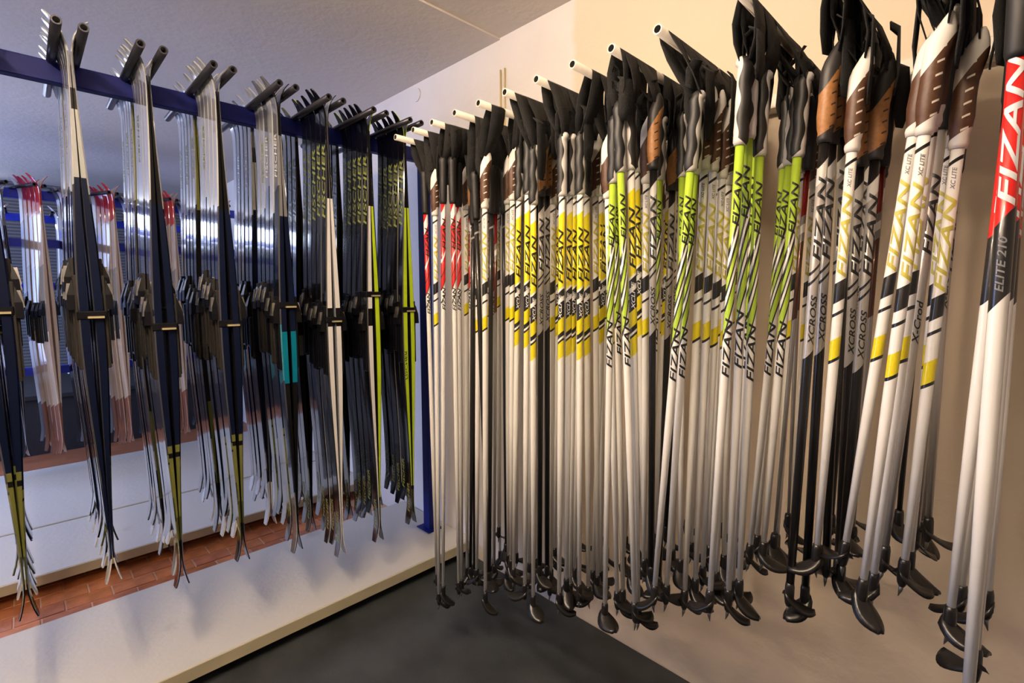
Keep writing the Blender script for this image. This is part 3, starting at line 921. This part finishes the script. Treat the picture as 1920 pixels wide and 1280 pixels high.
POLES = [
('R',-1.606,1.120,1.746,-1.572,1.121,0.307),
('W',-1.517,1.100,1.728,-1.533,1.102,0.251),
('R',-1.467,1.100,1.766,-1.504,1.102,0.292),
('R',-1.437,1.120,1.765,-1.433,1.124,0.333),
('R',-1.466,1.170,1.763,-1.474,1.172,0.303),
('W',-1.509,1.240,1.764,-1.527,1.243,0.303),
('S',-1.436,1.208,1.754,-1.430,1.205,0.352),
('K',-1.403,1.187,1.693,-1.438,1.187,0.363),
('K',-1.320,1.129,1.698,-1.270,1.133,0.437),
('W',-1.344,1.160,1.712,-1.369,1.161,0.396),
('W',-1.242,1.100,1.723,-1.254,1.103,0.380),
('K',-1.269,1.153,1.714,-1.283,1.149,0.425),
('M',-1.286,1.190,1.720,-1.300,1.190,0.428),
('W',-1.607,1.500,1.787,-1.607,1.498,0.360),
('K',-1.361,1.300,1.738,-1.352,1.300,0.451),
('W',-1.269,1.230,1.754,-1.268,1.231,0.467),
('W',-1.204,1.190,1.755,-1.208,1.186,0.487),
('Y',-1.125,1.140,1.737,-1.146,1.138,0.501),
('Y',-1.049,1.100,1.741,-1.054,1.098,0.501),
('Y',-1.016,1.090,1.706,-1.012,1.093,0.484),
('W',-1.227,1.300,1.761,-1.225,1.302,0.421),
('S',-1.030,1.140,1.737,-1.025,1.137,0.563),
('S',-1.041,1.180,1.746,-1.032,1.182,0.542),
('W',-1.052,1.220,1.729,-1.050,1.217,0.462),
('Y',-0.907,1.090,1.716,-0.904,1.091,0.543),
('Y',-0.911,1.130,1.722,-0.905,1.127,0.572),
('Y',-0.933,1.180,1.725,-0.929,1.176,0.526),
('Y',-0.867,1.120,1.720,-0.853,1.123,0.578),
('Y',-0.890,1.180,1.722,-0.860,1.178,0.544),
('W',-0.911,1.250,1.737,-0.876,1.248,0.543),
('Y',-0.959,1.350,1.757,-0.936,1.354,0.490),
('Y',-0.905,1.300,1.747,-0.933,1.303,0.513),
('W',-0.803,1.160,1.705,-0.744,1.158,0.589),
('G',-0.747,1.100,1.728,-0.748,1.104,0.576),
('G',-0.821,1.220,1.745,-0.764,1.220,0.558),
('G',-0.698,1.060,1.741,-0.629,1.061,0.655),
('Y',-0.688,1.090,1.749,-0.635,1.088,0.637),
('Y',-0.770,1.250,1.783,-0.715,1.254,0.662),
('W',-0.704,1.190,1.735,-0.681,1.192,0.700),
('S',-0.661,1.150,1.756,-0.637,1.154,0.712),
('G',-0.716,1.280,1.758,-0.718,1.283,0.649),
('S',-0.698,1.320,1.734,-0.700,1.318,0.589),
('G',-0.650,1.280,1.757,-0.615,1.279,0.690),
('G',-0.529,1.080,1.718,-0.583,1.077,0.715),
('G',-0.540,1.123,1.720,-0.573,1.120,0.702),
('W',-0.532,1.154,1.735,-0.539,1.150,0.691),
('W',-0.524,1.185,1.735,-0.527,1.183,0.711),
('W',-0.515,1.215,1.721,-0.523,1.216,0.734),
('W',-0.517,1.260,1.713,-0.503,1.256,0.711),
('W',-0.607,1.420,1.750,-0.602,1.421,0.673),
('W',-0.563,1.400,1.730,-0.542,1.399,0.685),
('G',-0.414,1.057,1.747,-0.435,1.055,0.779),
('G',-0.410,1.089,1.765,-0.409,1.092,0.776),
('G',-0.420,1.150,1.752,-0.423,1.150,0.768),
('G',-0.398,1.120,1.734,-0.396,1.119,0.793),
('G',-0.413,1.320,1.745,-0.428,1.320,0.816),
('G',-0.376,1.240,1.732,-0.418,1.242,0.824),
('G',-0.349,1.200,1.738,-0.373,1.196,0.863),
('M',-0.406,1.450,1.744,-0.395,1.454,0.840),
('M',-0.355,1.300,1.728,-0.380,1.296,0.845),
('S',-0.280,1.120,1.737,-0.294,1.122,0.830),
('S',-0.277,1.160,1.741,-0.275,1.163,0.815),
('S',-0.267,1.200,1.761,-0.247,1.196,0.885),
('W',-0.238,1.140,1.716,-0.253,1.142,0.923),
('S',-0.248,1.260,1.709,-0.237,1.259,0.852),
('S',-0.211,1.200,1.707,-0.220,1.201,0.870),
('M',-0.235,1.420,1.736,-0.240,1.416,0.870),
('W',-0.147,1.140,1.725,-0.203,1.136,0.951),
('W',-0.123,1.060,1.705,-0.158,1.057,0.925),
('W',-0.119,1.100,1.726,-0.150,1.104,0.920),
('T',-0.112,1.160,1.733,-0.143,1.158,0.956),
('W',-0.106,1.220,1.712,-0.111,1.222,0.934),
('T',-0.111,1.330,1.793,-0.096,1.333,0.971),
('W',-0.085,1.120,1.688,-0.109,1.124,0.956),
('Z',-0.019,0.880,1.734,-0.007,0.879,0.905),
('Z',-0.015,0.960,1.727,-0.005,0.959,0.927),
('Z',-0.025,1.100,1.739,-0.040,1.100,0.908),
('Z',-0.028,1.260,1.727,-0.033,1.262,0.878),
('Z',-0.014,1.160,1.719,0.002,1.157,0.932),
]
pr = random.Random(23)
# poles farther back on each peg, seen through the gaps
FILL = {0: 'RWK', 1: 'WRK', 2: 'WSK', 3: 'WKW', 4: 'WYS', 5: 'WYW', 6: 'YWY', 7: 'WGY', 8: 'WSG', 9: 'WWG', 10: 'WM', 11: 'SK', 12: 'TK'}
back = []
for i, ts in FILL.items():
    px = PEGS[i]
    L0 = 1.50 + (px + 1.55) * (0.78 - 1.50) / 1.45
    for k in range(4 if i < 10 else 3):
        y = 1.36 + .072 * k + pr.uniform(-.008, .008)
        t = ts[k % len(ts)]
        x = px + (-1) ** k * .020 + pr.uniform(-.004, .004)
        zt = 1.735 + pr.uniform(-.03, .03)
        L = L0 + pr.uniform(-.03, .04)
        if any(abs(q[2] - y) < .024 and min(abs(q[1] - x), abs(q[4] - x)) < .03 for q in POLES): continue
        back.append((t, x, y, zt, x + pr.uniform(-.012, .012), y + pr.uniform(-.01, .01), zt - L))

pole_word = {'R': 'red-white ski pole', 'Y': 'yellow-white ski pole', 'G': 'lime and white ski pole', 'W': 'white yellow-lettered ski pole', 'S': 'silver-black cork-gripped ski pole',
             'T': 'grey metal ski pole', 'K': 'slim black ski pole', 'M': 'thin dark red ski pole', 'Z': 'big red-black ski pole'}
allp = [(p, True) for p in POLES] + [(p, False) for p in back]
info = []
for p, front in allp:
    zt = p[3] + GTOP[GRIP[p[0]]]
    pi = min(range(len(PEGS)), key=lambda i: abs(PEGS[i] - p[1]))
    info.append([p, front, pi])
rank = {}
for pi in range(len(PEGS)):
    for t in pole_word:
        grp = sorted([q for q in info if q[2] == pi and q[0][0] == t], key=lambda q: q[0][2])
        for k, q in enumerate(grp): rank[id(q)] = (k, len(grp))
m_gw = None
for q in info:
    (t, x0, y0, z0, x1, y1, z1), front, pi = q
    top_p, bot_p = Vector((x0, y0, z0)), Vector((x1, y1, z1))
    ax = (top_p - bot_p)
    L = ax.length
    zax = ax.normalized()
    face = Vector((-x0, -y0, 0)).normalized()            # towards the aisle
    face.rotate(Matrix.Rotation(pr.uniform(-.45, .45), 3, 'Z'))
    yax = (-face - zax * (-face).dot(zax)).normalized()
    xax = yax.cross(zax)
    M = Matrix((( xax.x, yax.x, zax.x, top_p.x), (xax.y, yax.y, zax.y, top_p.y), (xax.z, yax.z, zax.z, top_p.z), (0, 0, 0, 1)))
    root = empty('ski_pole')
    root.matrix_world = M
    k, nk = rank[id(q)]
    where = 'on %s peg from the corner' % ordinal(pi) if pi < 13 else 'on the last peg at picture edge'
    pos = '' if nk == 1 else (', frontmost such one' if k == 0 else ', %s such one from front' % ordinal(k))
    tag(root, '%s %s%s' % (pole_word[t], where, pos), 'ski pole', 'ski poles hanging on the wall rack')
    r = SR[t]
    link('shaft', shaft_mesh(L, r, SH[t], t == 'S'), root)
    g = GRIP[t]
    go = link('grip', GR[g], root)
    if pr.random() < .2 and g in ('wavy', 'black'): go.rotation_euler = (0, 0, math.pi + pr.uniform(-.5, .5))
    bo = link('basket', BASK[pr.randrange(3)], root)
    bo.location = (0, 0, -L)
    bo.rotation_euler = (0, 0, pr.uniform(-1.3, 1.0) if pr.random() < .75 else pr.uniform(2.2, 4.0))
    to = link('tip', TIPM, root); to.location = (0, 0, -L); to.rotation_euler = bo.rotation_euler
    for me in TXT[t]: link('lettering', me, root)
    a = M @ Vector((.003, 0, GTOP[g] - .006))
    link('strap', strap_mesh(M, a, PEGS[pi], min(1.6, max(PEG_TIP[pi] + .05, a.y + pr.uniform(-.012, .012))), pr.uniform(.046, .060), pr), root)
